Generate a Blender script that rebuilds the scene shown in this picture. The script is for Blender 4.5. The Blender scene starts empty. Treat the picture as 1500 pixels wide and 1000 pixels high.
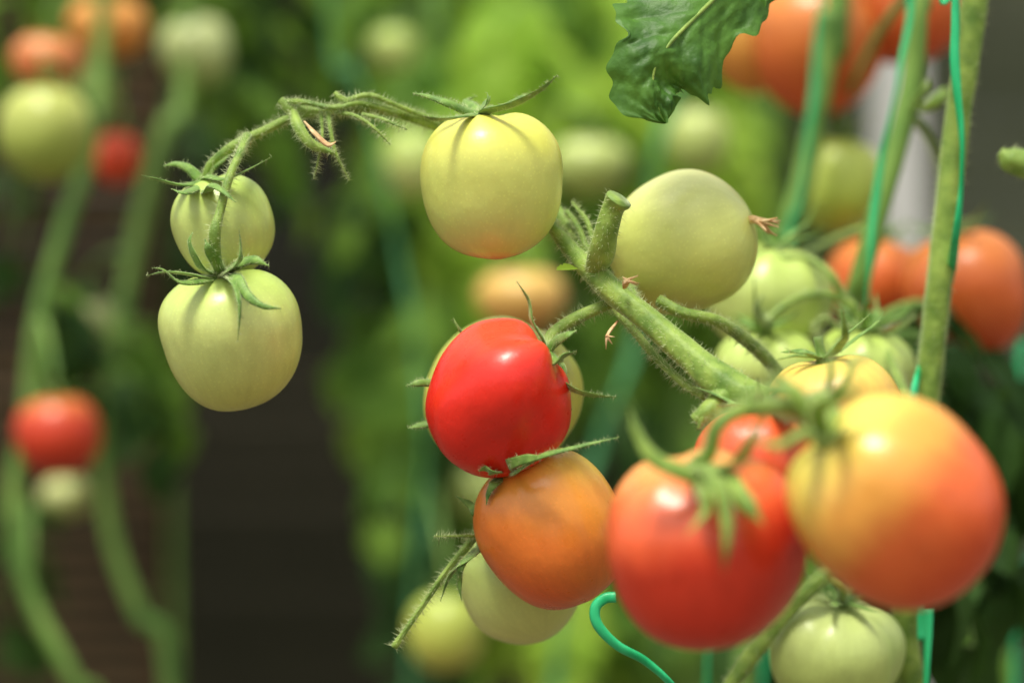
import bpy, math, random
from mathutils import Vector, Matrix, noise
random.seed(11)
V=Vector
# ---- survey helper: bearing (in 1/1500 of the view width) + true distance -> world metres
K=36/85/1500; H=1.15
def at(u,v,d): return V(((u-750)*K*d, d, H+(500-v)*K*d))
def px(n,d=1.06): return n*K*d
def lin(c,k=1.0):
    o=[]
    for x in c:
        x/=255; o.append((x/12.92 if x<=.04045 else ((x+.055)/1.055)**2.4)*k)
    return (*o,1)
scene=bpy.context.scene
col=scene.collection

class Buf:
    def __init__(s): s.v=[];s.f=[];s.m=[]
    def add(s,vs,fs,mi=0):
        o=len(s.v); s.v+=[tuple(a) for a in vs]; s.f+=[tuple(i+o for i in f) for f in fs]; s.m+=[mi]*len(fs)
    def obj(s,name,mats,parent=None,smooth=True):
        me=bpy.data.meshes.new(name); me.from_pydata(s.v,[],s.f)
        for m in mats: me.materials.append(m)
        me.polygons.foreach_set('material_index',s.m)
        me.polygons.foreach_set('use_smooth',[smooth]*len(s.f)); me.update()
        ob=bpy.data.objects.new(name,me); col.objects.link(ob)
        if parent: ob.parent=parent
        return ob
def empty(name,loc=(0,0,0)):
    e=bpy.data.objects.new(name,None); col.objects.link(e); e.empty_display_size=.05; return e

def catmull(P,R,sub):
    P=[V(p) for p in P]; n=len(P)
    if not hasattr(R,'__len__'): R=[R]*n
    op=[];orr=[]
    for i in range(n-1):
        p0=P[i-1] if i>0 else P[0]*2-P[1]; p1=P[i];p2=P[i+1]; p3=P[i+2] if i+2<n else P[-1]*2-P[-2]
        for k in range(sub):
            t=k/sub;t2=t*t;t3=t2*t
            op.append(.5*((2*p1)+(p2-p0)*t+(2*p0-5*p1+4*p2-p3)*t2+(3*p1-p0-3*p2+p3)*t3))
            s=t2*(3-2*t); orr.append(R[i]*(1-s)+R[i+1]*s)
    op.append(P[-1]); orr.append(R[-1]); return op,orr

def tube(buf,P,R,sub=6,seg=10,flat=1.0,twist=0.0,up=None,bump=0.0,mi=0,hair=None,cup=0.0):
    pts,rad=catmull(P,R,sub); n=len(pts)
    T=[(pts[min(i+1,n-1)]-pts[max(i-1,0)]).normalized() for i in range(n)]
    u=V(up) if up is not None else (V((0,0,1)) if abs(T[0].z)<.9 else V((0,1,0)))
    N=(u-T[0]*u.dot(T[0]))
    if N.length<1e-5: N=T[0].orthogonal()
    N.normalize(); vs=[];fs=[]; acc=0
    for i in range(n):
        N=(N-T[i]*N.dot(T[i])).normalized(); B=T[i].cross(N)
        if i: acc+=(pts[i]-pts[i-1]).length
        a0=acc*twist; N2=N*math.cos(a0)+B*math.sin(a0); B2=T[i].cross(N2); r=rad[i]
        for k in range(seg):
            a=2*math.pi*k/seg
            rr=r*(1+bump*noise.noise(V((math.cos(a)*1.3,math.sin(a)*1.3,acc*60)))*1.6+bump*.6*math.cos(a*5+acc*20))
            vs.append(pts[i]+N2*(math.sin(a)*rr*flat+cup*r*math.cos(a)**2)+B2*math.cos(a)*rr)
        if hair and i and r>1e-5:
            hb,dens,hl=hair
            cnt=dens*(pts[i]-pts[i-1]).length*100; cnt=int(cnt)+(random.random()<cnt%1)
            for _ in range(cnt):
                a=random.uniform(0,6.283); f=random.random()
                c=pts[i-1].lerp(pts[i],f); o=(N2*math.sin(a)*flat+B2*math.cos(a))
                b=c+o*r*.95; o.normalize()
                d=(o+T[i]*random.uniform(-.45,.45)+V([random.uniform(-.25,.25) for _ in range(3)])).normalized()
                L=hl*random.uniform(.3,1.2); s1=d.orthogonal().normalized(); s2=d.cross(s1); w=.0001
                bend=V((0,0,-.12*L))
                hb.add([b+s1*w,b-s1*w*.5+s2*w*.8,b-s1*w*.5-s2*w*.8,b+d*L+bend],[(0,1,3),(1,2,3),(2,0,3)])
    for i in range(n-1):
        for k in range(seg):
            a=i*seg+k;b=i*seg+(k+1)%seg; fs.append((a,b,b+seg,a+seg))
    fs.append(tuple(range(seg))[::-1]); fs.append(tuple(range((n-1)*seg,n*seg)))
    buf.add(vs,fs,mi)

# ------------------------------------------------------------------ materials
def mat(name):
    m=bpy.data.materials.new(name); m.use_nodes=True; nt=m.node_tree; return m,nt,nt.nodes['Principled BSDF']
def nd(nt,t,**k):
    n=nt.nodes.new(t)
    for a,b in k.items(): setattr(n,a,b)
    return n
def ramp(nt,stops):
    r=nd(nt,'ShaderNodeValToRGB'); e=r.color_ramp.elements
    while len(e)>1: e.remove(e[-1])
    e[0].position=stops[0][0]; e[0].color=stops[0][1]
    for p,c in stops[1:]:
        x=e.new(p); x.color=c
    return r
def simple(name,c1,c2,scale,rough=.6,bumpd=0,bscale=None,sheen=0,trans=0,stretch=None,spec=.4):
    m,nt,b=mat(name); L=nt.links
    tc=nd(nt,'ShaderNodeTexCoord'); src=tc.outputs['Object']
    if stretch:
        mp=nd(nt,'ShaderNodeMapping'); mp.inputs['Scale'].default_value=stretch; L.new(src,mp.inputs[0]); src=mp.outputs[0]
    nz=nd(nt,'ShaderNodeTexNoise'); nz.inputs['Scale'].default_value=scale; nz.inputs['Detail'].default_value=5
    L.new(src,nz.inputs['Vector']); r=ramp(nt,[(.3,c1),(.7,c2)]); L.new(nz.outputs['Fac'],r.inputs[0])
    L.new(r.outputs[0],b.inputs['Base Color']); b.inputs['Roughness'].default_value=rough
    b.inputs['Specular IOR Level'].default_value=spec
    if sheen:
        b.inputs['Sheen Weight'].default_value=sheen; b.inputs['Sheen Roughness'].default_value=.4; b.inputs['Sheen Tint'].default_value=(.85,1,.6,1)
    if bumpd:
        n2=nd(nt,'ShaderNodeTexNoise'); n2.inputs['Scale'].default_value=bscale; n2.inputs['Detail'].default_value=4; L.new(src,n2.inputs['Vector'])
        bp=nd(nt,'ShaderNodeBump'); bp.inputs['Strength'].default_value=.6; bp.inputs['Distance'].default_value=bumpd
        L.new(n2.outputs['Fac'],bp.inputs['Height']); L.new(bp.outputs[0],b.inputs['Normal'])
    if trans:
        tr=nd(nt,'ShaderNodeBsdfTranslucent'); mx=nd(nt,'ShaderNodeMixShader'); mx.inputs[0].default_value=trans
        hs=nd(nt,'ShaderNodeHueSaturation'); hs.inputs['Value'].default_value=1.8; hs.inputs['Hue'].default_value=.485
        L.new(r.outputs[0],hs.inputs['Color']); L.new(hs.outputs[0],tr.inputs[0])
        L.new(b.outputs[0],mx.inputs[1]); L.new(tr.outputs[0],mx.inputs[2]); L.new(mx.outputs[0],nt.nodes['Material Output'].inputs[0])
    return m
M_stem=simple('stem_green',lin((90,124,40)),lin((150,176,76)),110,.55,.0008,420,sheen=.45)
M_stem2=simple('stem_green_back',lin((80,124,46)),lin((134,170,78)),30,.6,sheen=.2)
M_sepal=simple('sepal_green',lin((72,114,38)),lin((130,166,74)),200,.55,.0004,700,sheen=.45)
M_hair=simple('hair_pale',lin((180,198,130)),lin((210,220,165)),50,.5)
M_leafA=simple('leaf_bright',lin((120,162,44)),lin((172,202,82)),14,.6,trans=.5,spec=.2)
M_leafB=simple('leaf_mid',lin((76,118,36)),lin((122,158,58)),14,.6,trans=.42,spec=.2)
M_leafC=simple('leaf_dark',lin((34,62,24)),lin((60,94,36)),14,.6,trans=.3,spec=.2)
M_dry=simple('dried_blossom',lin((180,130,80)),lin((230,205,155)),300,.8)
M_twine=simple('green_twine',lin((14,160,92)),lin((60,205,135)),120,.35,.0003,900,stretch=(1,1,.2))
M_twine2=simple('faded_twine',lin((60,140,84)),lin((100,170,110)),120,.5)
M_ground=simple('pale_soil',(.09,.07,.045,1),(.16,.125,.08,1),6,.95,.03,14)  # unseen ground, soil tone lightened to bounce fill up from below
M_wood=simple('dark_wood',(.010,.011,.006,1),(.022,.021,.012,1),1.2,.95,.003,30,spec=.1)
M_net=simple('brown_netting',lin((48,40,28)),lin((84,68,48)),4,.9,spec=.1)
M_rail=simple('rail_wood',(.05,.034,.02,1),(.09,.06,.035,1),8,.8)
M_grey=simple('olive_panel',(.035,.043,.024,1),(.08,.088,.055,1),2,.9,spec=.1)  # right-hand fence planks, a paler olive grey than the rest
M_post=simple('grey_paint',(.5,.5,.47,1),(.6,.6,.57,1),9,.6)
M_wire=simple('steel_wire',(.3,.3,.3,1),(.4,.4,.4,1),40,.4)

def tomato_mat(name,stops,gdir_local,R,streak=.10,nz_amp=.18,rough=.3,speck=.5,sss=.12,stv=.4):
    m,nt,b=mat(name); L=nt.links
    tc=nd(nt,'ShaderNodeTexCoord'); P=tc.outputs['Object']
    dt=nd(nt,'ShaderNodeVectorMath',operation='DOT_PRODUCT'); L.new(P,dt.inputs[0]); dt.inputs[1].default_value=gdir_local*(.5/R)
    n1=nd(nt,'ShaderNodeTexNoise'); n1.inputs['Scale'].default_value=1.1/R*.6; n1.inputs['Detail'].default_value=3
    ofs=nd(nt,'ShaderNodeVectorMath',operation='ADD'); L.new(P,ofs.inputs[0]); ofs.inputs[1].default_value=[random.uniform(-9,9) for _ in range(3)]
    L.new(ofs.outputs[0],n1.inputs['Vector'])
    fl=nd(nt,'ShaderNodeVectorMath',operation='MULTIPLY'); L.new(P,fl.inputs[0]); fl.inputs[1].default_value=(1,1,0)
    nn=nd(nt,'ShaderNodeVectorMath',operation='NORMALIZE'); L.new(fl.outputs[0],nn.inputs[0])
    zz=nd(nt,'ShaderNodeVectorMath',operation='MULTIPLY_ADD'); L.new(P,zz.inputs[0]); zz.inputs[1].default_value=(0,0,14); L.new(nn.outputs[0],zz.inputs[2])
    n2=nd(nt,'ShaderNodeTexNoise'); n2.inputs['Scale'].default_value=5; n2.inputs['Detail'].default_value=6; n2.inputs['Roughness'].default_value=.65; L.new(zz.outputs[0],n2.inputs['Vector'])
    def ma(a,mul,add):
        q=nd(nt,'ShaderNodeMath',operation='MULTIPLY_ADD'); L.new(a,q.inputs[0]); q.inputs[1].default_value=mul
        if hasattr(add,'default_value') : L.new(add,q.inputs[2])
        else: q.inputs[2].default_value=add
        return q.outputs[0]
    t=ma(dt.outputs['Value'],1,.5-nz_amp/2-streak/2)
    t=ma(n1.outputs['Fac'],nz_amp,t); t=ma(n2.outputs['Fac'],streak,t)
    r=ramp(nt,stops); r.color_ramp.interpolation='EASE'; L.new(t,r.inputs[0])
    vo=nd(nt,'ShaderNodeTexVoronoi'); vo.inputs['Scale'].default_value=520; L.new(P,vo.inputs['Vector'])
    vr=nd(nt,'ShaderNodeMapRange'); L.new(vo.outputs['Distance'],vr.inputs[0]); vr.inputs[1].default_value=.08; vr.inputs[2].default_value=.32; vr.inputs[3].default_value=1+.2*speck; vr.inputs[4].default_value=1
    vv=ma(n2.outputs['Fac'],stv,1-stv/2)
    mu=nd(nt,'ShaderNodeMath',operation='MULTIPLY'); L.new(vr.outputs[0],mu.inputs[0]); L.new(vv,mu.inputs[1])
    sc=nd(nt,'ShaderNodeVectorMath',operation='SCALE'); L.new(r.outputs[0],sc.inputs[0]); L.new(mu.outputs[0],sc.inputs['Scale'])
    L.new(sc.outputs[0],b.inputs['Base Color'])
    n3=nd(nt,'ShaderNodeTexNoise'); n3.inputs['Scale'].default_value=150; n3.inputs['Detail'].default_value=4; L.new(P,n3.inputs['Vector'])
    ro=ma(n3.outputs['Fac'],.2,rough-.1); L.new(ro,b.inputs['Roughness'])
    bp=nd(nt,'ShaderNodeBump'); bp.inputs['Strength'].default_value=.4; bp.inputs['Distance'].default_value=.0008
    L.new(n3.outputs['Fac'],bp.inputs['Height']); L.new(bp.outputs[0],b.inputs['Normal'])
    b.inputs['Specular IOR Level'].default_value=.5
    if sss:
        b.inputs['Subsurface Weight'].default_value=sss; b.inputs['Subsurface Radius'].default_value=(1,.5,.25); b.inputs['Subsurface Scale'].default_value=.006
    return m
PALE=[(0,lin((202,212,130))),(1,lin((178,202,98)))]
class Tom: pass
def tomato(name,u,v,d,w,h,axis,stops=PALE,gdir=(0,0,1),p=2.25,taper=.07,dim=.1,tip=.02,lobe=.012,nl=5,ph=0,
           calyx=5,cl=.85,curl=.35,seed=None,rough=.33,streak=.1,nz=.18,cmi=0,ped=.010,sub=(64,40),csc=1.0,sss=None,lift=0,nzs=.045,stv=.4):
    if sss is None: sss=.12 if d<1.1 else 0
    c=at(u,v,d); w=px(w,d)/2; h=px(h,d)/2; ax=V(axis).normalized()
    q=V((0,0,1)).rotation_difference(ax); rnd=random.Random(seed if seed is not None else int(u*7+v))
    NU,NV=sub; vs=[];fs=[]; s0=rnd.uniform(0,50)
    def prof(th,phi):
        s,cs=math.sin(th),math.cos(th); r=(abs(s)**p+abs(cs)**p)**(-1/p)
        rho=r*s*(1+taper*cs); z=r*cs
        wt=max(0,.5+.5*cs+.25)*s
        L=1+lobe*math.cos(nl*phi+ph)*wt
        z=z-dim*math.exp(-(rho/.30)**2)*(1 if cs>0 else 0)+( -tip*math.exp(-(rho/.14)**2) if cs<0 else 0)
        if cs>0: z+=lobe*.9*math.cos(nl*phi+ph)*math.exp(-((rho-.55)/.3)**2)
        n=1+nzs*noise.noise(V((s*math.cos(phi)*1.1+s0,s*math.sin(phi)*1.1,cs*1.1)))
        return V((rho*math.cos(phi)*L*w*n,rho*math.sin(phi)*L*w*n,z*h*n))
    vs.append(prof(0,0))
    for i in range(1,NV):
        for k in range(NU): vs.append(prof(math.pi*i/NV,2*math.pi*k/NU))
    vs.append(prof(math.pi,0)); last=len(vs)-1
    for k in range(NU): fs.append((0,1+k,1+(k+1)%NU))
    for i in range(NV-2):
        for k in range(NU):
            a=1+i*NU+k;b=1+i*NU+(k+1)%NU; fs.append((a,a+NU,b+NU,b))
    o=1+(NV-2)*NU
    for k in range(NU): fs.append((last,o+(k+1)%NU,o+k))
    b=Buf(); b.add(vs,fs)
    gl=q.inverted()@V(gdir).normalized()
    m=tomato_mat(name+'_skin',stops,gl,max(w,h),rough=rough,streak=streak,nz_amp=nz,sss=sss,stv=stv)
    ob=b.obj(name,[m]); ob.location=c; ob.rotation_mode='QUATERNION'; ob.rotation_quaternion=q
    mw=Matrix.LocRotScale(c,q,None)
    t=Tom(); t.ob=ob; t.mw=mw; t.inv=mw.inverted(); z0=vs[0].z; t.z0=z0; t.w=w; t.h=h
    t.top=mw@V((0,0,z0+ped)); t.ax=ax; t.root=mw@V((0,0,z0+.001))
    if calyx:
        cb=Buf(); hb=Buf()
        tube(cb,[(0,0,z0-.002),(0,0,z0+.004),(0,0,z0+ped+.001)],[.0035*csc,.0021*csc,.0019*csc],sub=4,seg=10,bump=.05)
        for i in range(calyx):
            a=2*math.pi*i/calyx+rnd.uniform(-.25,.25)+ph; ll=w*cl*rnd.uniform(.75,1.2); cu=curl*rnd.uniform(.3,1.7); sw=.0023*csc*rnd.uniform(.8,1.15)
            da=rnd.uniform(-.35,.35)
            def pt(f,z,aa): return V((math.cos(aa)*f*ll,math.sin(aa)*f*ll,z0+z))
            pth=[pt(.0,.0025,a),pt(.25,.004+lift*.3,a),pt(.55,.005+ll*cu*.25+lift,a+da*.3),pt(.82,.004+ll*cu*.6+lift,a+da*.7),pt(1,.003+ll*cu*rnd.uniform(.8,1.5)+lift,a+da)]
            tube(cb,pth,[sw*.9,sw*1.05,sw*.9,sw*.5,.0002],sub=5,seg=8,flat=.22,up=(0,0,1),cup=-.25,twist=rnd.uniform(-25,25),hair=(hb,14,.0022) if csc>=1 and d<1.15 else None)
        cb.obj('calyx',[M_sepal],ob)
        if hb.v: hb.obj('calyx_hairs',[M_hair],ob)
    return t
def sepals(t,paths,wid=.0021,mat_=None,name='sepals',hairs=True):
    cb=Buf();hb=Buf()
    for P in paths:
        L=[t.inv@p for p in P]; n=len(L)
        ws=[wid*(.95,1.05,.85,.5,.1)[min(4,int(i/(n-1)*4+.001))] for i in range(n)]
        ws[-1]=.0002
        upv=V((random.uniform(-.3,.3),-1,.7))
        tube(cb,L,ws,sub=7,seg=8,flat=.24,up=t.mw.to_3x3().inverted()@upv,cup=-.25,twist=random.uniform(-25,25),hair=(hb,30,.0024) if hairs else None)
    cb.obj(name,[mat_ or M_sepal],t.ob)
    if hb.v: hb.obj(name+'_hairs',[M_hair],t.ob)

# ------------------------------------------------------------------ hero tomatoes
T1=tomato('green_tomato',327,331,1.05,148,150,(-.42,.05,1),PALE,calyx=0,taper=.04,p=2.35,lobe=.02)
T2=tomato('green_tomato',341,498,1.04,201,206,(-.12,-.22,1),[(0,lin((200,208,112))),(.55,lin((204,216,126))),(1,lin((180,204,100)))],p=2.35,taper=.13,calyx=0,dim=.06,lobe=.03,nl=4)
T3=tomato('green_tomato',720,272,1.035,203,212,(-.08,-.06,1),[(0,lin((232,130,70))),(.01,lin((222,180,100))),(.04,lin((208,214,120))),(.5,lin((210,216,112))),(.85,lin((218,218,100))),(1,lin((228,220,98)))],gdir=(.0,0,1),p=2.45,taper=.10,calyx=0,nz=.03,streak=.03,dim=.08,tip=.02,lobe=.03,nl=4,ph=.6,stv=.2)
T4=tomato('green_tomato',997,358,1.07,204,220,(-.85,.3,-.42),[(0,lin((202,208,108))),(.6,lin((210,218,120))),(1,lin((224,228,150)))],p=2.2,taper=-.05,calyx=0,tip=.03,lobe=.02,stv=.25)
T5=tomato('red_tomato',727,587,1.015,206,213,(.62,-.05,.62),[(0,lin((218,34,20))),(.7,lin((230,46,30))),(1,lin((236,80,50)))],p=2.35,taper=.09,calyx=0,lobe=.06,nl=4,ph=.7,rough=.29,sss=.2,nzs=.12,stv=.25)
T6=tomato('green_tomato',735,583,1.082,222,232,(.5,.3,.8),[(0,lin((206,198,90))),(.5,lin((214,212,100))),(1,lin((204,216,104)))],calyx=0)
T7=tomato('orange_tomato',807,775,1.03,212,232,(-.45,.12,.8),[(0,lin((224,92,40))),(.4,lin((228,122,46))),(.75,lin((228,150,58))),(1,lin((212,184,80)))],gdir=(.25,0,1),calyx=0,nz=.2,p=2.3,taper=.05,rough=.3)
T8=tomato('green_tomato',763,852,1.085,180,178,(-.35,.3,.8),[(0,lin((206,212,126))),(1,lin((170,196,98)))],calyx=0,p=2.25)
T9=tomato('red_tomato',1033,806,.87,292,290,(-.12,-.32,.95),[(0,lin((212,44,24))),(.45,lin((226,64,38))),(.75,lin((234,104,58))),(1,lin((236,164,90)))],gdir=(-.35,0,1),calyx=0,nz=.22,p=2.25,taper=.06,lobe=.04,rough=.3)
T10=tomato('orange_tomato',1315,737,.83,292,322,(-.72,-.15,.6),[(0,lin((228,82,42))),(.4,lin((234,110,54))),(.66,lin((236,164,72))),(.95,lin((230,212,96)))],gdir=(-.75,0,.6),calyx=0,nz=.2,streak=.16,p=2.2,taper=.05,lobe=.03,rough=.3)
T11=tomato('orange_tomato',1222,622,.985,205,205,(-.2,-.1,1),[(0,lin((220,110,60))),(.5,lin((232,160,76))),(1,lin((230,206,98)))],calyx=6,cl=.9)
T11b=tomato('red_tomato',1110,690,.975,190,190,(-.1,-.1,1),[(0,lin((218,66,38))),(1,lin((226,100,52)))],calyx=5)
T12=tomato('green_tomato',1125,438,1.22,186,160,(.1,-.2,1),PALE,lobe=.035,nl=7,calyx=6,cl=.8,curl=.5)
T12b=tomato('green_tomato',1122,545,1.19,150,126,(-.1,-.25,1),PALE,lobe=.04,nl=7,calyx=6,cl=.8,curl=.7)
T12c=tomato('green_tomato',1263,555,1.19,150,150,(.1,-.2,1),PALE,lobe=.04,nl=7,calyx=6,cl=.9,curl=.6)
OR=[(0,lin((210,80,36))),(.5,lin((218,104,46))),(1,lin((222,134,62)))]
T13=tomato('orange_tomato',1415,432,1.38,182,186,(-.25,-.1,1),OR,calyx=6,cl=.9)
T14=tomato('orange_tomato',1280,418,1.46,145,140,(.2,0,1),OR,calyx=6,cl=.9)
T15=tomato('green_tomato',1228,273,1.5,126,142,(.1,.1,1),[(0,lin((170,194,76))),(1,lin((190,206,94)))],calyx=5)
T16=tomato('orange_tomato',1196,70,1.5,192,200,(.1,0,1),[(0,lin((212,88,38))),(1,lin((226,142,66)))],calyx=5)
T16b=tomato('orange_tomato',1098,52,1.58,130,172,(-.1,0,1),[(0,lin((222,140,60))),(1,lin((226,186,86)))],calyx=5)
T16c=tomato('orange_tomato',1325,18,1.5,175,150,(0,0,1),OR,calyx=5)
T17=tomato('green_tomato',1222,958,1.12,196,168,(.1,-.25,1),[(0,lin((180,202,104))),(1,lin((196,212,130)))],lobe=.035,nl=7,calyx=6,cl=.85,curl=.5)

# ------------------------------------------------------------------ hero plant
plant=empty('tomato_plant')
sb=Buf(); hb=Buf(); HR=(hb,80,.0036)
def st(pts,rads,**k):
    k.setdefault('bump',.06); k.setdefault('hair',HR)
    tube(sb,pts,[px(r)*.5 for r in rads] if hasattr(rads,'__len__') else px(rads)/2,sub=k.pop('sub',8),seg=20,**k)
x0=at(1335,1000,1.14)
st([V((x0.x+.02,1.16,0)),V((x0.x+.01,1.15,.5)),x0],[42,44,44],hair=None)
st([x0,at(1326,930,1.135),at(1340,760,1.13),at(1358,580,1.125),at(1378,400,1.12),at(1400,200,1.12),at(1428,0,1.12),at(1440,-120,1.12)],[44,44,42,41,40,40,42,40],bump=.05,sub=20)
st([at(1440,-120,1.12),at(1430,-900,1.15),at(1380,-2200,1.2)],[40,34,14],bump=.05,hair=None)
# truss A : behind T3 over to the left
st([at(862,372,1.045),at(812,305,1.075),at(748,225,1.085),at(690,192,1.075),at(640,184,1.062),at(575,164,1.055),at(520,158,1.05),at(470,163,1.05),at(430,162,1.05),at(410,147,1.05)],[20,19,18,17,17,15,17,14,18,12])
st([at(470,163,1.05),at(428,172,1.05),at(390,190,1.05),at(345,212,1.05),at(312,236,1.05),at(303,250,1.05),T1.root],[13,13,13,14,11,10,12])
st([at(362,200,1.048),at(350,228,1.03),at(334,265,1.02),at(322,310,1.015),at(314,345,1.012),at(318,385,1.018),T2.root],[14,12,12,13,17,15,18])
st([at(540,160,1.05),at(505,148,1.045),at(490,136,1.045)],[12,11,8])
st([at(420,150,1.05),at(445,150,1.045),at(490,158,1.042),at(530,152,1.045),at(585,166,1.05)],[9,8,8,8,9],bump=.1)
st([at(500,150,1.045),at(540,140,1.045),at(575,152,1.048),at(615,168,1.055),at(650,176,1.058)],[7,8,7,7,8],bump=.1)
st([at(645,184,1.062),at(672,176,1.05),at(700,168,1.04),T3.root],[13,13,13,15])
st([at(430,165,1.048),at(436,185,1.04),at(455,210,1.036),at(482,222,1.035),at(490,226,1.035)],[12,17,15,8,2])
st([at(480,165,1.045),at(484,190,1.04),at(492,225,1.038),at(512,264,1.04)],[8,6,5,1.5])
st([at(470,165,1.045),at(472,200,1.04),at(466,235,1.038),at(460,262,1.04)],[6,4,3,1])
st([at(492,165,1.045),at(520,170,1.04),at(545,185,1.036),at(572,212,1.036)],[7,6,5,1.5])
st([at(530,168,1.045),at(560,175,1.04),at(596,190,1.036)],[7,6,2])
# main peduncle
st([at(803,326,1.05),at(835,365,1.04),at(868,398,1.03),at(905,432,1.02),at(960,478,1.01),at(1010,522,1.0),at(1060,562,.99),at(1130,595,.985),at(1220,620,1.01),at(1300,650,1.09),at(1350,680,1.13)],[16,24,34,36,36,40,52,44,42,42,44],bump=.06,sub=12)
st([at(866,400,1.03),at(880,370,1.02),at(888,340,1.015),at(898,305,1.012),at(906,291,1.01)],[26,38,34,31,38],sub=10)
st([at(1078,566,.99),at(1058,585,.985),at(1040,602,.98),at(1018,618,.98)],[36,34,30,22])
st([at(1040,600,.98),at(1030,612,.978),at(1024,628,.977)],[14,14,6])
st([at(1035,580,.995),at(1000,560,1.005),at(960,522,1.02),at(925,480,1.035),at(898,450,1.045)],[15,12,12,12,11])
st([at(905,440,1.03),at(880,450,1.03),at(840,468,1.03),at(812,488,1.03),at(800,505,1.025),T5.root],[17,17,19,20,19,20])
st([at(965,440,1.04),at(1000,458,1.035),at(1050,470,1.04),at(1095,500,1.06),at(1138,545,1.08),at(1180,620,1.09),at(1330,720,1.125)],[17,17,18,19,20,20,24])
st([at(930,440,1.03),at(925,425,1.045),T4.root],[14,12,14])
st([at(868,395,1.04),at(850,340,1.05),at(830,310,1.06)],[10,9,9])
st([at(872,385,1.045),at(862,330,1.05),at(838,296,1.06)],[8,8,4])
st([at(800,500,1.035),at(800,560,1.06),at(775,640,1.06),at(742,690,1.045),at(722,720,1.04),at(706,765,1.04),at(690,792,1.035),at(655,835,1.03),at(620,885,1.03),at(596,920,1.03),at(577,948,1.03)],[17,14,13,13,12,12,12,9,8,8,11],bump=.12)
st([at(742,690,1.045),T7.root],[11,13]); st([at(708,765,1.042),at(715,785,1.06),T8.root],[10,10,10]); st([at(800,545,1.06),T6.root],[11,12])
st([at(703,790,1.036),at(690,785,1.03),at(636,785,1.025)],[7,5,1.5])
# foreground truss
st([at(1120,592,.985),at(1165,605,.93),at(1185,600,.88),at(1200,590,.85),at(1215,610,.83),T10.root],[22,22,26,30,28,26])
st([at(1185,600,.88),at(1130,596,.86),at(1085,600,.85),at(1050,625,.845),at(1040,660,.85),T9.root],[24,17,16,17,17,20])
st([at(1160,606,.95),at(1200,590,.97),T11.root],[16,15,16]); st([at(1130,600,.97),T11b.root],[16,16])
st([at(1188,600,.87),at(1150,560,.86),at(1120,545,.86)],[13,8,2])
st([at(1190,600,.87),at(1215,560,.86),at(1214,520,.86),at(1190,480,.86)],[13,9,6,2])
st([at(1195,600,.87),at(1240,560,.86),at(1250,530,.86),at(1275,520,.86)],[12,8,6,2])
# pale cluster stems
st([at(1350,640,1.125),at(1300,520,1.17),at(1262,470,1.19),at(1245,445,1.19),at(1205,430,1.19),at(1160,440,1.18),at(1128,466,1.175),T12b.root],[18,15,14,14,13,12,12,13],sub=8)
st([at(1240,445,1.19),at(1215,400,1.19),at(1180,378,1.2),at(1145,378,1.2),T12.root],[12,12,12,12,13])
st([at(1262,470,1.19),T12c.root],[12,12])
st([at(1262,480,1.185),at(1290,490,1.18),at(1320,478,1.175),at(1342,460,1.175)],[8,8,6,2])
st([at(1262,480,1.185),at(1230,480,1.175),at(1210,465,1.17),at(1190,478,1.165)],[8,8,6,2])
st([at(1130,466,1.175),at(1118,470,1.165),at(1112,450,1.16),at(1118,430,1.16)],[8,8,6,2])
# lower right stem
st([at(1330,800,1.13),at(1260,810,1.11),at(1205,845,1.1),at(1150,900,1.1),at(1100,960,1.1),at(1060,1020,1.1),at(1030,1080,1.1)],[26,24,24,24,26,24,16])
st([at(1210,842,1.1),at(1235,860,1.1),T17.root],[14,13,13])
sb.obj('stems',[M_stem],plant); hb.obj('stem_hairs',[M_hair],plant)
# neighbouring plant just past the right-hand edge with a shoot reaching in
p2=empty('tomato_plant'); sb=Buf(); hb=Buf(); HR=(hb,60,.0034)
st([at(1640,3500,1.12),at(1620,1000,1.12),at(1600,300,1.12),at(1590,-300,1.12),at(1560,-2200,1.15)],[44,42,40,38,14],hair=None,sub=16)
st([at(1605,340,1.12),at(1570,275,1.115),at(1535,250,1.11),at(1505,240,1.11),at(1480,233,1.11),at(1465,223,1.11)],[22,22,26,44,40,16],hair=HR)
sb.obj('stems',[M_stem],p2); hb.obj('stem_hairs',[M_hair],p2)

# explicit sepals
A=at
sepals(T1,[[T1.root,A(285,268,1.045),A(262,270,1.035),A(230,262,1.03),A(207,257,1.03)],
 [T1.root,A(290,258,1.05),A(276,246,1.05),A(258,240,1.05),A(240,243,1.05)],
 [T1.root,A(305,258,1.04),A(330,262,1.03),A(360,250,1.03),A(398,230,1.03)],
 [T1.root,A(303,280,1.03),A(310,270,1.02),A(330,282,1.012),A(345,296,1.01)],
 [T1.root,A(305,250,1.06),A(320,238,1.06),A(340,225,1.06)],[T1.root,A(280,278,1.03),A(268,282,1.02),A(250,276,1.02)]],wid=.0026)
sepals(T2,[[T2.root,A(300,405,1.02),A(270,400,1.01),A(240,398,1.005),A(213,404,1.0)],
 [T2.root,A(295,410,1.015),A(262,412,1.005),A(240,395,1.0),A(222,392,1.0)],
 [T2.root,A(300,395,1.02),A(286,375,1.015),A(278,355,1.015),A(282,340,1.015)],
 [T2.root,A(335,395,1.01),A(350,382,1.0),A(352,360,1.0),A(350,335,1.0)],
 [T2.root,A(342,412,1.0),A(350,432,.99),A(352,462,.985),A(348,500,.985)],
 [T2.root,A(345,405,1.0),A(362,432,.99),A(385,448,.985),A(412,452,.985)],
 [T2.root,A(345,388,1.01),A(370,380,1.005),A(395,390,1.0)],
 [T2.root,A(308,370,1.01),A(300,350,1.008)]],wid=.0025)
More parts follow.
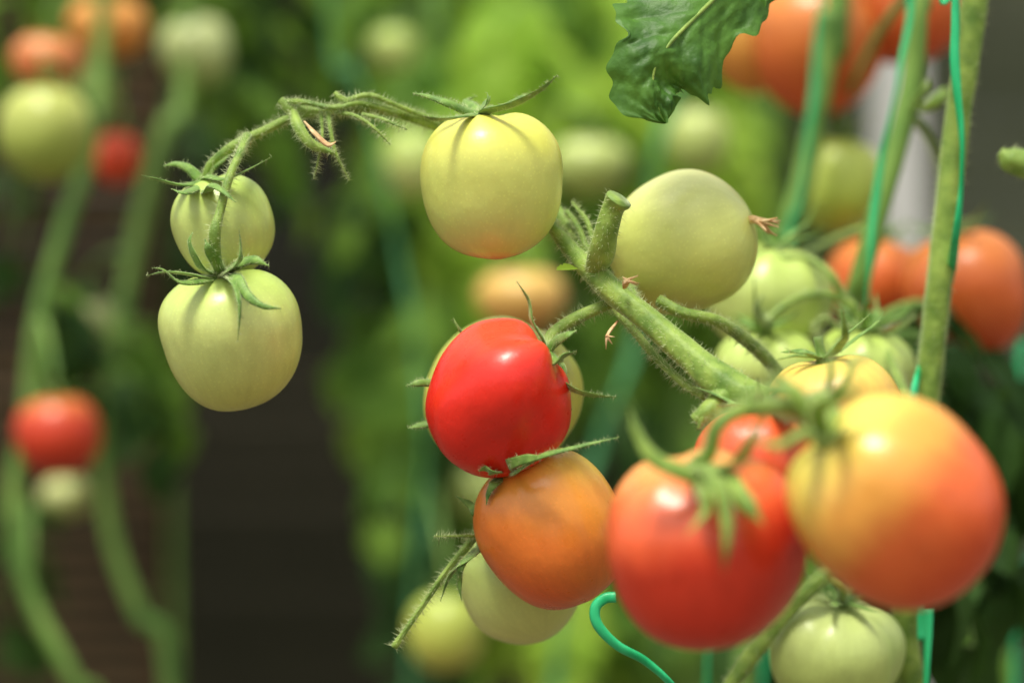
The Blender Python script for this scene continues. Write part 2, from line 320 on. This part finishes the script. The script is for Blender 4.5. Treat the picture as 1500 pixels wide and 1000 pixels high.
sepals(T3,[[T3.root,A(690,165,1.03),A(660,152,1.02),A(630,142,1.02),A(604,136,1.02)],
 [T3.root,A(712,162,1.02),A(750,152,1.01),A(790,132,1.0),A(817,110,1.0)],
 [T3.root,A(690,168,1.02),A(668,172,1.01),A(640,174,1.0),A(618,170,1.0)],
 [T3.root,A(706,160,1.03),A(716,148,1.02),A(714,136,1.02)],
 [T3.root,A(715,160,1.03),A(738,158,1.03),A(765,142,1.04),A(782,140,1.05)],
 [T3.root,A(690,155,1.05),A(680,148,1.06),A(700,140,1.06)]],wid=.0025)
sepals(T5,[[T5.root,A(795,495,1.005),A(780,470,1.0),A(775,440,1.0),A(757,412,1.0)],
 [T5.root,A(812,500,1.01),A(830,490,1.0),A(845,483,1.0)],
 [T5.root,A(815,530,1.0),A(825,520,.998),A(845,515,1.0)],
 [T5.root,A(825,535,1.02),A(828,560,1.01),A(855,575,1.0),A(903,582,1.0)],
 [T5.root,A(826,560,1.02),A(828,590,1.01),A(838,600,1.01)]],wid=.0027)
sepals(T6,[[A(700,500,1.04),A(688,500,1.035),A(672,480,1.03),A(664,464,1.03)],
 [A(650,560,1.045),A(635,560,1.04),A(615,560,1.035),A(594,565,1.035)],
 [A(650,610,1.045),A(632,618,1.04),A(615,622,1.04),A(598,627,1.04)]],wid=.0021)
sepals(T7,[[T7.root,A(755,690,1.0),A(790,668,.99),A(840,655,.985),A(907,640,.985)],
 [T7.root,A(725,692,1.0),A(712,685,1.0),A(700,690,1.0)],
 [T7.root,A(745,680,1.0),A(770,672,.99),A(800,668,.99)],
 [T7.root,A(725,705,1.01),A(715,720,1.01),A(712,740,1.01)]],wid=.0023)
sepals(T8,[[T8.root,A(700,755,1.03),A(690,740,1.03),A(668,726,1.03)],[T8.root,A(680,820,1.02),A(672,850,1.02),A(676,880,1.02)],
 [T8.root,A(690,815,1.02),A(660,840,1.02),A(645,880,1.02)]],wid=.0019)
sepals(T9,[[T9.root,A(1010,690,.835),A(960,670,.83),A(935,635,.83),A(922,598,.83)],
 [T9.root,A(1050,700,.82),A(1066,750,.81),A(1066,800,.805),A(1060,838,.81)],
 [T9.root,A(1030,720,.82),A(1030,750,.815),A(1000,790,.81)],
 [T9.root,A(1070,680,.83),A(1100,640,.82),A(1130,590,.82)],
 [T9.root,A(1060,700,.83),A(1090,735,.815),A(1120,770,.81)]],wid=.0042,hairs=False,mat_=M_stem)
sepals(T10,[[T10.root,A(1200,600,.81),A(1245,580,.80),A(1270,560,.8)],[T10.root,A(1180,630,.8),A(1140,650,.8),A(1100,640,.8)],
 [T10.root,A(1170,580,.82),A(1140,570,.82),A(1100,575,.82),A(1075,585,.82)],[T10.root,A(1230,630,.8),A(1210,650,.795),A(1180,640,.79)]],wid=.0034,hairs=False,mat_=M_stem)
db=Buf(); tipw=at(1094,322,1.06)
for i in range(8):
    e=at(1120+random.uniform(0,26),333+random.uniform(-14,14),1.055+random.uniform(-.01,.01))
    m_=at(1108,323+random.uniform(-3,3),1.055)
    tube(db,[tipw,m_,m_.lerp(e,.6)+V((0,0,random.uniform(-.001,.001))),e],[.0011,.0009,.0006,.0003],sub=4,seg=6,bump=.3)
for i in range(6):
    a=at(918,412,.995); e=at(925+random.uniform(-14,20),412+random.uniform(-8,9),.995)
    tube(db,[at(915,422,1.01),a,e],[.001,.0015,.0005],sub=4,seg=6,flat=.4,bump=.3)
for i in range(5):
    a=at(890,490,1.01); e=at(890+random.uniform(-12,12),500+random.uniform(-12,14),1.01)
    tube(db,[at(905,470,1.02),a,e],[.0006,.0008,.0002],sub=4,seg=6,flat=.4,bump=.3)
tube(db,[at(446,178,1.032),at(462,196,1.028),at(480,212,1.027),at(492,208,1.027)],[.0006,.0016,.0018,.0004],sub=5,flat=.5)
db.obj('dried_blossoms',[M_dry],plant)

# ------------------------------------------------------------------ leaves
def leaflet(buf,base,dr,up,L,W,droop=.3,fold=.3,nt_=12,ns=6,mi=0,lob=.22,seed=0,fine=False):
    dr=dr.normalized(); side=dr.cross(up).normalized(); up=side.cross(dr).normalized(); vs=[];fs=[]
    for i in range(nt_+1):
        t=i/nt_
        wv=(math.sin(math.pi*min(1,t**.72))**.75 if 0<t<1 else 0.02)
        c=base+dr*(L*(t-.12*droop*t*t))-up*(droop*L*t*t)
        for k in range(ns+1):
            s=k/ns*2-1
            lb=1+lob*(abs(((t*4.5+.13*seed)%1)*2-1)-.5)*2*abs(s)
            x=s*W*wv*lb
            z=abs(x)*fold+.06*W*noise.noise(V((t*5+seed,s*3,seed)))*2
            if fine: z+=.05*W*abs(math.sin(t*22+abs(s)*5))*abs(math.sin(s*6))
            vs.append(c+side*x+up*z-dr*(abs(s)*-.12*W))
    for i in range(nt_):
        for k in range(ns):
            a=i*(ns+1)+k; fs.append((a,a+1,a+ns+2,a+ns+1))
    buf.add(vs,fs,mi)
def compound(buf,A_,B_,size,mi,rnd,sag=.25):
    d=B_-A_; L=d.length; mid=A_.lerp(B_,.5)+V((0,0,sag*L)); 
    pts=[A_,A_.lerp(mid,.6)+V((0,0,.04*L)),mid,mid.lerp(B_,.55)+V((0,0,.05*L)),B_]
    tube(buf,pts,[.0035,.003,.0025,.002,.001],sub=4,seg=6,mi=0)
    P,_=catmull(pts,1,6); n=len(P)
    up=V((rnd.uniform(-.3,.3),rnd.uniform(-.8,-.1),1))
    e=(P[-1]-P[-4]).normalized(); leaflet(buf,P[-1],e+V((0,0,-.25)),up,size,size*.36,.35,.25,mi=mi,seed=rnd.random()*9,nt_=8,ns=4)
    for f,s in ((.86,.85),(.72,.95),(.58,.8),(.45,.6)):
        i=int(f*(n-1)); t=(P[i+1]-P[i-1]).normalized(); sd=t.cross(up).normalized()
        for sg in (-1,1):
            dd=sd*sg+t*.5+V((0,0,rnd.uniform(-.7,0)))
            leaflet(buf,P[i],dd,up+V((rnd.uniform(-.5,.5),rnd.uniform(-.5,.3),0)),size*s*rnd.uniform(.75,1.1),size*s*.34,rnd.uniform(.1,.6),.25,mi=mi,seed=rnd.random()*9,nt_=8,ns=4)

# hero leaf at the top
lb=Buf()
mid=[at(1135,-120,1.05),at(1095,-60,1.04),at(1056,-12,1.03),at(1018,26,1.02),at(983,62,1.012),at(960,98,1.01),at(958,137,1.01),at(974,181,1.012)]
MP,_=catmull(mid,1,14); n=len(MP); NS=36; vs=[];fs=[]
for i,c in enumerate(MP):
    t=i/(n-1); T=(MP[min(i+1,n-1)]-MP[max(i-1,0)]).normalized(); up=V((.25,-1,.3)); sd=T.cross(up).normalized(); upn=sd.cross(T).normalized()
    if upn.y>0: upn=-upn
    base=.025*math.sin(math.pi*min(1,(t*.97+.03)**.8))**.7 if t<1 else 0.0003
    for k in range(NS+1):
        s=k/NS*2-1
        lobev=1+.17*math.sin(t*15+(1.2 if s>0 else 0))+.09*math.sin(t*37+s)+.05*math.sin(t*80)
        x=s*base*(1+(lobev-1)*abs(s)**1.5)
        ph_=(t*8-abs(s)*1.5); side_f=ph_%1
        quilt=(math.sin(math.pi*side_f)**.5)*min(1,abs(s)*6)*.0017+.0010*noise.noise(V((t*26,s*9,3)))
        z=quilt - abs(x)*.40 - (abs(s)**3)*.003*(1+math.sin(t*19)) + .006*noise.noise(V((t*5,s*1.6,1)))
        vs.append(c+sd*x+upn*z-T*abs(x)*-.25)
for i in range(n-1):
    for k in range(NS):
        a=i*(NS+1)+k; fs.append((a,a+1,a+NS+2,a+NS+1))
lb.add(vs,fs,0)
tube(lb,[p+V((0,.0006,0)) for p in mid],[.0014,.0012,.001,.0009,.0008,.0006,.0004,.0002],sub=8,seg=6,mi=1)
tube(lb,[at(1135,-120,1.05),at(1230,-190,1.07),at(1330,-230,1.1),at(1432,-210,1.12)],[.0016,.0025,.003,.0035],sub=6,seg=8,mi=1)
leaflet(lb,at(1140,-90,1.05),at(1078,30,1.04)-at(1140,-90,1.05),V((.3,-1,.3)),px(130),px(44),.15,.5,nt_=30,ns=14,seed=3,fine=True)
leaflet(lb,at(1165,-120,1.05),at(1108,5,1.06)-at(1165,-120,1.05),V((.3,-1,.3)),px(140),px(40),.15,.4,nt_=30,ns=14,seed=5,fine=True)
M_hleaf=simple('hero_leaf',lin((52,92,30)),lin((92,138,50)),60,.48,.0007,420,trans=.2,spec=.35)
lb.obj('tomato_leaf',[M_hleaf,M_stem])
tb=Buf(); leaflet(tb,at(845,392,1.03),at(808,392,1.02)-at(845,392,1.03),V((0,-.6,1)),px(38),px(11),.1,.2,seed=2); tb.obj('small_leaf',[M_leafA],plant)

# ------------------------------------------------------------------ twine
def twine(pts,w=12,d=1.1,m=None,tw=30):
    b=Buf(); tube(b,pts,px(w,d)/2,sub=14,seg=12,flat=.5,twist=tw,up=(0,-1,0),bump=.08); return b.obj('green_twine',[m or M_twine])
WZ=2.2
twine([V((.30,1.13,WZ)),at(1398,-300,1.10),at(1400,0,1.094),at(1398,90,1.091),at(1408,190,1.091),at(1408,270,1.092),at(1400,350,1.096),at(1386,430,1.135),at(1356,510,1.135),at(1340,570,1.11),at(1334,640,1.11),at(1346,780,1.11),at(1350,930,1.11),at(1356,1000,1.11),V((.17,1.13,.6)),V((.18,1.15,.02))],14)
twine([at(1356,-900,1.25),at(1340,-100,1.24),at(1318,100,1.235),at(1292,230,1.235),at(1278,330,1.235),at(1270,440,1.235),at(1262,560,1.25),at(1240,1100,1.27)],12)
twine([at(902,874,1.0),at(886,876,1.0),at(872,890,1.0),at(876,915,1.0),at(905,945,1.0),at(945,968,1.0),at(985,1004,1.0),at(1020,1060,1.02),at(1120,1150,1.08),at(1320,1160,1.13)],16,1.0,tw=18)
twine([at(1340,-900,1.45),at(1215,-100,1.43),at(1190,150,1.43),at(1172,300,1.43),at(1150,420,1.43),at(1100,1300,1.45)],12,1.43)
twine([at(1500,500,1.5),at(1492,620,1.5),at(1480,1500,1.5)],12,1.5); 
twine([at(1045,940,1.3),at(1035,1010,1.3),at(1000,2600,1.3)],10,1.3)
twine([at(1060,-900,2.1),at(1010,0,2.1),at(960,230,2.1),at(930,500,2.1),at(880,640,2.1),at(820,900,2.1),at(800,1500,2.1)],17,2.1,M_twine2)
twine([at(480,-900,2.2),at(480,0,2.2),at(520,110,2.2),at(560,250,2.2),at(620,620,2.2),at(600,1000,2.2),at(600,1800,2.2)],10,2.2,M_twine2)

# ------------------------------------------------------------------ background plants
def bgplant(stem_pts,w,leaves,seed,toms=(),size=.06,name='tomato_plant'):
    rnd=random.Random(seed); e=empty(name); b=Buf()
    base=stem_pts[-1]
    P=[V(p) for p in stem_pts]+[V((base.x,base.y,max(.3,base.z*.5))),V((base.x,base.y+.02,0))]
    tube(b,P,[w*.6]+[w]*(len(P)-1),sub=8,seg=10,mi=0,bump=.05)
    SP,_=catmull(P,1,12)
    for (u,v,ru,rv,cnt,mi,lo,hi) in leaves:
        for _ in range(cnt):
            a=rnd.uniform(0,6.28); r=math.sqrt(rnd.random()); d=rnd.uniform(lo,hi)
            B_=at(u+ru*r*math.cos(a),v+rv*r*math.sin(a),d)
            Q=min(SP,key=lambda p:(p-(B_+V((0,0,.06)))).length)
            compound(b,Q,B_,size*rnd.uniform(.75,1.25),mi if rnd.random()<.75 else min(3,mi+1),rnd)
    for t in toms:
        q=t.top+V((0,0,.012)); Q=min(SP,key=lambda p:(p-(q+V((0,0,.03)))).length)
        tube(b,[t.root,t.top,q,q.lerp(Q,.5)+V((0,0,.01)),Q],[.002,.002,.0022,.0025,.003],sub=5,seg=8)
    b.obj('stems_and_leaves',[M_stem2,M_leafA,M_leafB,M_leafC],e); return e
bgplant([at(1380,-2000,1.3),at(1356,-200,1.27),at(1345,0,1.26),at(1338,110,1.26),at(1318,200,1.26),at(1290,300,1.26),at(1262,400,1.26),at(1246,470,1.27),at(1225,700,1.28),at(1215,1000,1.28)],px(32,1.26)/2,
  [(1470,660,30,40,5,3,1.3,1.4),(1440,850,60,60,7,3,1.25,1.4),(1330,930,80,60,4,3,1.3,1.4)],3,[T13,T14,T15],size=.05)
xb=Buf()
tube(xb,[at(1330,152,1.26),at(1352,158,1.25),at(1372,148,1.245),at(1388,134,1.245)],[px(14)/1.6,px(14)/1.6,px(20)/1.6,px(16)/1.6],sub=6)
tube(xb,[at(1340,150,1.25),at(1356,130,1.245),at(1358,118,1.245)],[px(14)/2,px(12)/2,px(8)/2],sub=6)
tube(xb,[at(1270,335,1.27),at(1240,345,1.3),at(1190,368,1.36),at(1150,390,1.44)],[px(16)/2,px(18)/2,px(18)/2,px(18)/2],sub=6)
xb.obj('side_shoots',[M_stem],plant)
bgplant([at(1260,-2000,1.5),at(1230,-100,1.46),at(1216,20,1.45),at(1205,120,1.45),at(1180,250,1.45),at(1155,340,1.45),at(1120,500,1.46),at(1090,1000,1.5)],px(34,1.45)/2,
  [(1180,980,120,40,5,2,1.5,1.7)],4,[T16,T16b,T16c],size=.05)
LG=[(0,lin((160,182,92))),(1,lin((188,202,116)))]
B=dict(sub=(32,20),calyx=5,cl=.9)
L1=tomato('green_tomato',65,196,1.75,136,140,(0,0,1),[(0,lin((150,170,70))),(1,lin((188,196,100)))],**B)
L2=tomato('orange_tomato',68,92,1.85,104,80,(.1,0,1),[(0,lin((210,96,50))),(1,lin((220,146,84)))],**B)
L3=tomato('orange_tomato',158,42,1.95,118,92,(0,0,1),[(0,lin((222,134,56))),(1,lin((228,164,78)))],**B)
L4=tomato('red_tomato',171,232,1.95,66,78,(.1,0,1),[(0,lin((204,60,28))),(1,lin((210,76,34)))],**B)
L5=tomato('green_tomato',128,132,1.98,90,90,(.1,0,1),LG,**B)
L6=tomato('green_tomato',286,76,2.1,104,104,(-.2,0,1),[(0,lin((170,188,110))),(1,lin((196,206,140)))],**B)
L7=tomato('green_tomato',126,472,2.2,86,70,(0,0,1),[(0,lin((176,184,110))),(1,lin((200,204,140)))],**B)
L8=tomato('red_tomato',86,638,1.8,124,118,(-.1,0,1),[(0,lin((184,40,20))),(.65,lin((204,64,32))),(1,lin((220,128,60)))],**B)
L9=tomato('green_tomato',96,728,2.1,74,60,(0,0,1),[(0,lin((170,180,100))),(1,lin((196,200,130)))],**B)
bgplant([at(150,-900,1.95),at(150,0,1.92),at(135,200,1.9),at(95,330,1.88),at(55,480,1.88),at(40,620,1.88),at(20,720,1.88),at(40,860,1.88),at(110,1000,1.88),at(150,1100,1.9)],px(24,1.9)/2,
  [(60,30,120,60,5,2,1.95,2.2),(110,570,90,30,5,2,1.9,2.1),(20,350,30,60,2,3,2.1,2.3),(60,900,40,50,2,3,2.1,2.3)],5,[L1,L2,L4,L8,L5],size=.045)
bgplant([at(290,-900,2.1),at(275,60,2.08),at(240,190,2.05),at(205,330,2.05),at(170,500,2.05),at(150,640,2.05),at(165,790,2.05),at(205,900,2.05),at(250,1010,2.05)],px(24,2.05)/2,
  [(330,90,120,90,10,2,2.1,2.5),(200,30,150,60,7,2,2.1,2.4),(235,620,50,45,7,2,2.0,2.2),(420,270,40,40,3,2,2.2,2.4),(420,40,60,50,6,2,2.2,2.5)],6,[L3,L6,L7,L9],size=.045)
C1=tomato('orange_tomato',762,438,2.0,130,90,(0,0,1),[(0,lin((226,160,80))),(1,lin((222,190,104)))],**B)
C2=tomato('green_tomato',652,925,1.9,112,118,(0,0,1),[(0,lin((190,190,84))),(1,lin((170,186,80)))],**B)
C3=tomato('green_tomato',605,238,2.2,90,100,(0,0,1),PALE,**B)
C4=tomato('green_tomato',862,245,2.1,120,90,(0,0,1),LG,**B)
C5=tomato('green_tomato',1022,208,2.0,90,100,(0,0,1),LG,**B)
C6=tomato('green_tomato',575,72,2.3,70,66,(0,0,1),PALE,**B)
C7=tomato('green_tomato',700,720,2.4,84,84,(0,0,1),LG,**B)
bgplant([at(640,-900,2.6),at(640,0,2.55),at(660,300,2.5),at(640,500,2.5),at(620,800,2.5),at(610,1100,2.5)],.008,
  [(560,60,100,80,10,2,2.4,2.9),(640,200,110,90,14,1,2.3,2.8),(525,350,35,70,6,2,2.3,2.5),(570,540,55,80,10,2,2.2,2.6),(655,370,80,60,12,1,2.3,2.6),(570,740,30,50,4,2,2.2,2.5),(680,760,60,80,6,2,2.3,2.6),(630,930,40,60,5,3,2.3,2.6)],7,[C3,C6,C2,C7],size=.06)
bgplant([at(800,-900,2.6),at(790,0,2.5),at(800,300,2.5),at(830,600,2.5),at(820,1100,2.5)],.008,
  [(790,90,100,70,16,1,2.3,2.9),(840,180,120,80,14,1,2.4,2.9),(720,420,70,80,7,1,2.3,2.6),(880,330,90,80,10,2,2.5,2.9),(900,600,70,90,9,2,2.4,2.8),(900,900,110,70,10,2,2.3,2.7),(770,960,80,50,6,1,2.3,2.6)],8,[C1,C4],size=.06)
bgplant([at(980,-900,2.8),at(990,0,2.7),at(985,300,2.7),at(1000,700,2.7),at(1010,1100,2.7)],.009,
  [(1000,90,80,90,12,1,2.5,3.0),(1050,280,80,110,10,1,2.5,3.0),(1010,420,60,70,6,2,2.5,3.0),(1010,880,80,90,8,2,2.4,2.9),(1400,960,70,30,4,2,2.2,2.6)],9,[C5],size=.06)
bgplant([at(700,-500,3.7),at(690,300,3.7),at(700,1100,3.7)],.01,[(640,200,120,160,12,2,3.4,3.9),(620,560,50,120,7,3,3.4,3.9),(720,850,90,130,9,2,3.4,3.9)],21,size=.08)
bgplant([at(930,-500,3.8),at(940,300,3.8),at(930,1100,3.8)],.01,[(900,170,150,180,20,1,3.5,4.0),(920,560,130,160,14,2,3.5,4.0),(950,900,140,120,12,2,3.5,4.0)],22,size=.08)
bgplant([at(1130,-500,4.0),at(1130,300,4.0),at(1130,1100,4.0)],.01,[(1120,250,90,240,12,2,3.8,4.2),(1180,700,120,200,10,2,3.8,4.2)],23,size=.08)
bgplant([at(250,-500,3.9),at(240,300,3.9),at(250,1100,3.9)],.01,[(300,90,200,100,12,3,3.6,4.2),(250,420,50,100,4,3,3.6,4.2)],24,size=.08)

# ------------------------------------------------------------------ setting
g=Buf(); S=150; N=60; vs=[];fs=[]
def gx(i): 
    t=(i/N*2-1); return math.copysign(abs(t)**3*S,t)
for j in range(N+1):
    for i in range(N+1):
        x,y=gx(i),gx(j)+2; z=.02*noise.noise(V((x*2,y*2,0))) if abs(x)<8 and abs(y)<10 else 0
        vs.append((x,y,z-.01))
for j in range(N):
    for i in range(N):
        a=j*(N+1)+i; fs.append((a,a+1,a+N+2,a+N+1))
g.add(vs,fs); g.obj('ground',[M_ground])
def box(b,x0,x1,y0,y1,z0,z1,mi=0):
    b.add([(x0,y0,z0),(x1,y0,z0),(x1,y1,z0),(x0,y1,z0),(x0,y0,z1),(x1,y0,z1),(x1,y1,z1),(x0,y1,z1)],
      [(0,3,2,1),(4,5,6,7),(0,1,5,4),(1,2,6,5),(2,3,7,6),(3,0,4,7)],mi)
fb=Buf(); z=0; i=0
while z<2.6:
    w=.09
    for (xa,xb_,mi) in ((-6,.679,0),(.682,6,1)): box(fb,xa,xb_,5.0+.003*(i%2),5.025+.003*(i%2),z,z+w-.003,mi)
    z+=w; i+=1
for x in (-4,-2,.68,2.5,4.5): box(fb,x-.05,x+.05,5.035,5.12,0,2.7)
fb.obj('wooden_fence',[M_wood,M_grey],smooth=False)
nb=Buf(); z=.3; i=0
while z<2.0:
    box(nb,-1.6,-.42,2.9+.003*(i%2),2.902+.003*(i%2),z,z+.016); z+=.027; i+=1
x=-1.6
while x<-.42: box(nb,x,x+.006,2.9055,2.9085,.3,2.0); x+=.05
for x in (-1.6,-.43): box(nb,x-.012,x+.012,2.91,2.935,0,2.05)
nb.obj('brown_netting',[M_net],smooth=False)
pb=Buf(); xp=at(1318,0,3.0).x; box(pb,xp-.03,xp+.03,3.0,3.05,0,2.5); box(pb,xp-.04,xp+.04,2.99,3.06,2.5,2.52); pb.obj('greenhouse_post',[M_post],smooth=False)
for yy in (1.13,1.45,2.15):
    wb=Buf(); tube(wb,[V((-2.4,yy,WZ)),V((0,yy,WZ-.01)),V((2.4,yy,WZ))],.002,seg=6,sub=6)
    for xx in (-2.4,2.4): tube(wb,[V((xx,yy,0)),V((xx,yy,WZ+.05))],.025,seg=12,mi=1)
    wb.obj('trellis_wire',[M_wire,M_rail])

# ------------------------------------------------------------------ light
w=bpy.data.worlds.new('World'); scene.world=w; w.use_nodes=True; nt=w.node_tree
sd=V((-.2,-.35,1)).normalized(); el=math.asin(sd.z); az=math.atan2(sd.x,sd.y)
sky=nt.nodes.new('ShaderNodeTexSky'); sky.sky_type='NISHITA'; sky.sun_disc=False; sky.sun_elevation=el; sky.sun_rotation=az
sky.dust_density=4
hs=nt.nodes.new('ShaderNodeHueSaturation'); hs.inputs['Saturation'].default_value=.15; hs.inputs['Value'].default_value=1.25
nt.links.new(sky.outputs[0],hs.inputs['Color']); nt.links.new(hs.outputs[0],nt.nodes['Background'].inputs[0]); nt.nodes['Background'].inputs[1].default_value=.15
ld=bpy.data.lights.new('sun','SUN'); ld.energy=3.2; ld.angle=math.radians(15); ld.color=(1,.94,.82)
lo=bpy.data.objects.new('sun',ld); col.objects.link(lo); lo.rotation_mode='QUATERNION'; lo.rotation_quaternion=V((0,0,1)).rotation_difference(sd); lo.location=(0,0,5)
cd=bpy.data.cameras.new('camera'); cd.lens=85; cd.sensor_width=36; cd.clip_end=500; cd.clip_start=.02
cd.dof.use_dof=True; cd.dof.focus_distance=1.016; cd.dof.aperture_fstop=3.2; cd.dof.aperture_blades=0
co=bpy.data.objects.new('camera',cd); col.objects.link(co); co.location=(0,0,H); co.rotation_euler=(math.radians(90),0,0); scene.camera=co
scene.view_settings.view_transform='Standard'; scene.view_settings.look='None'; scene.view_settings.exposure=0
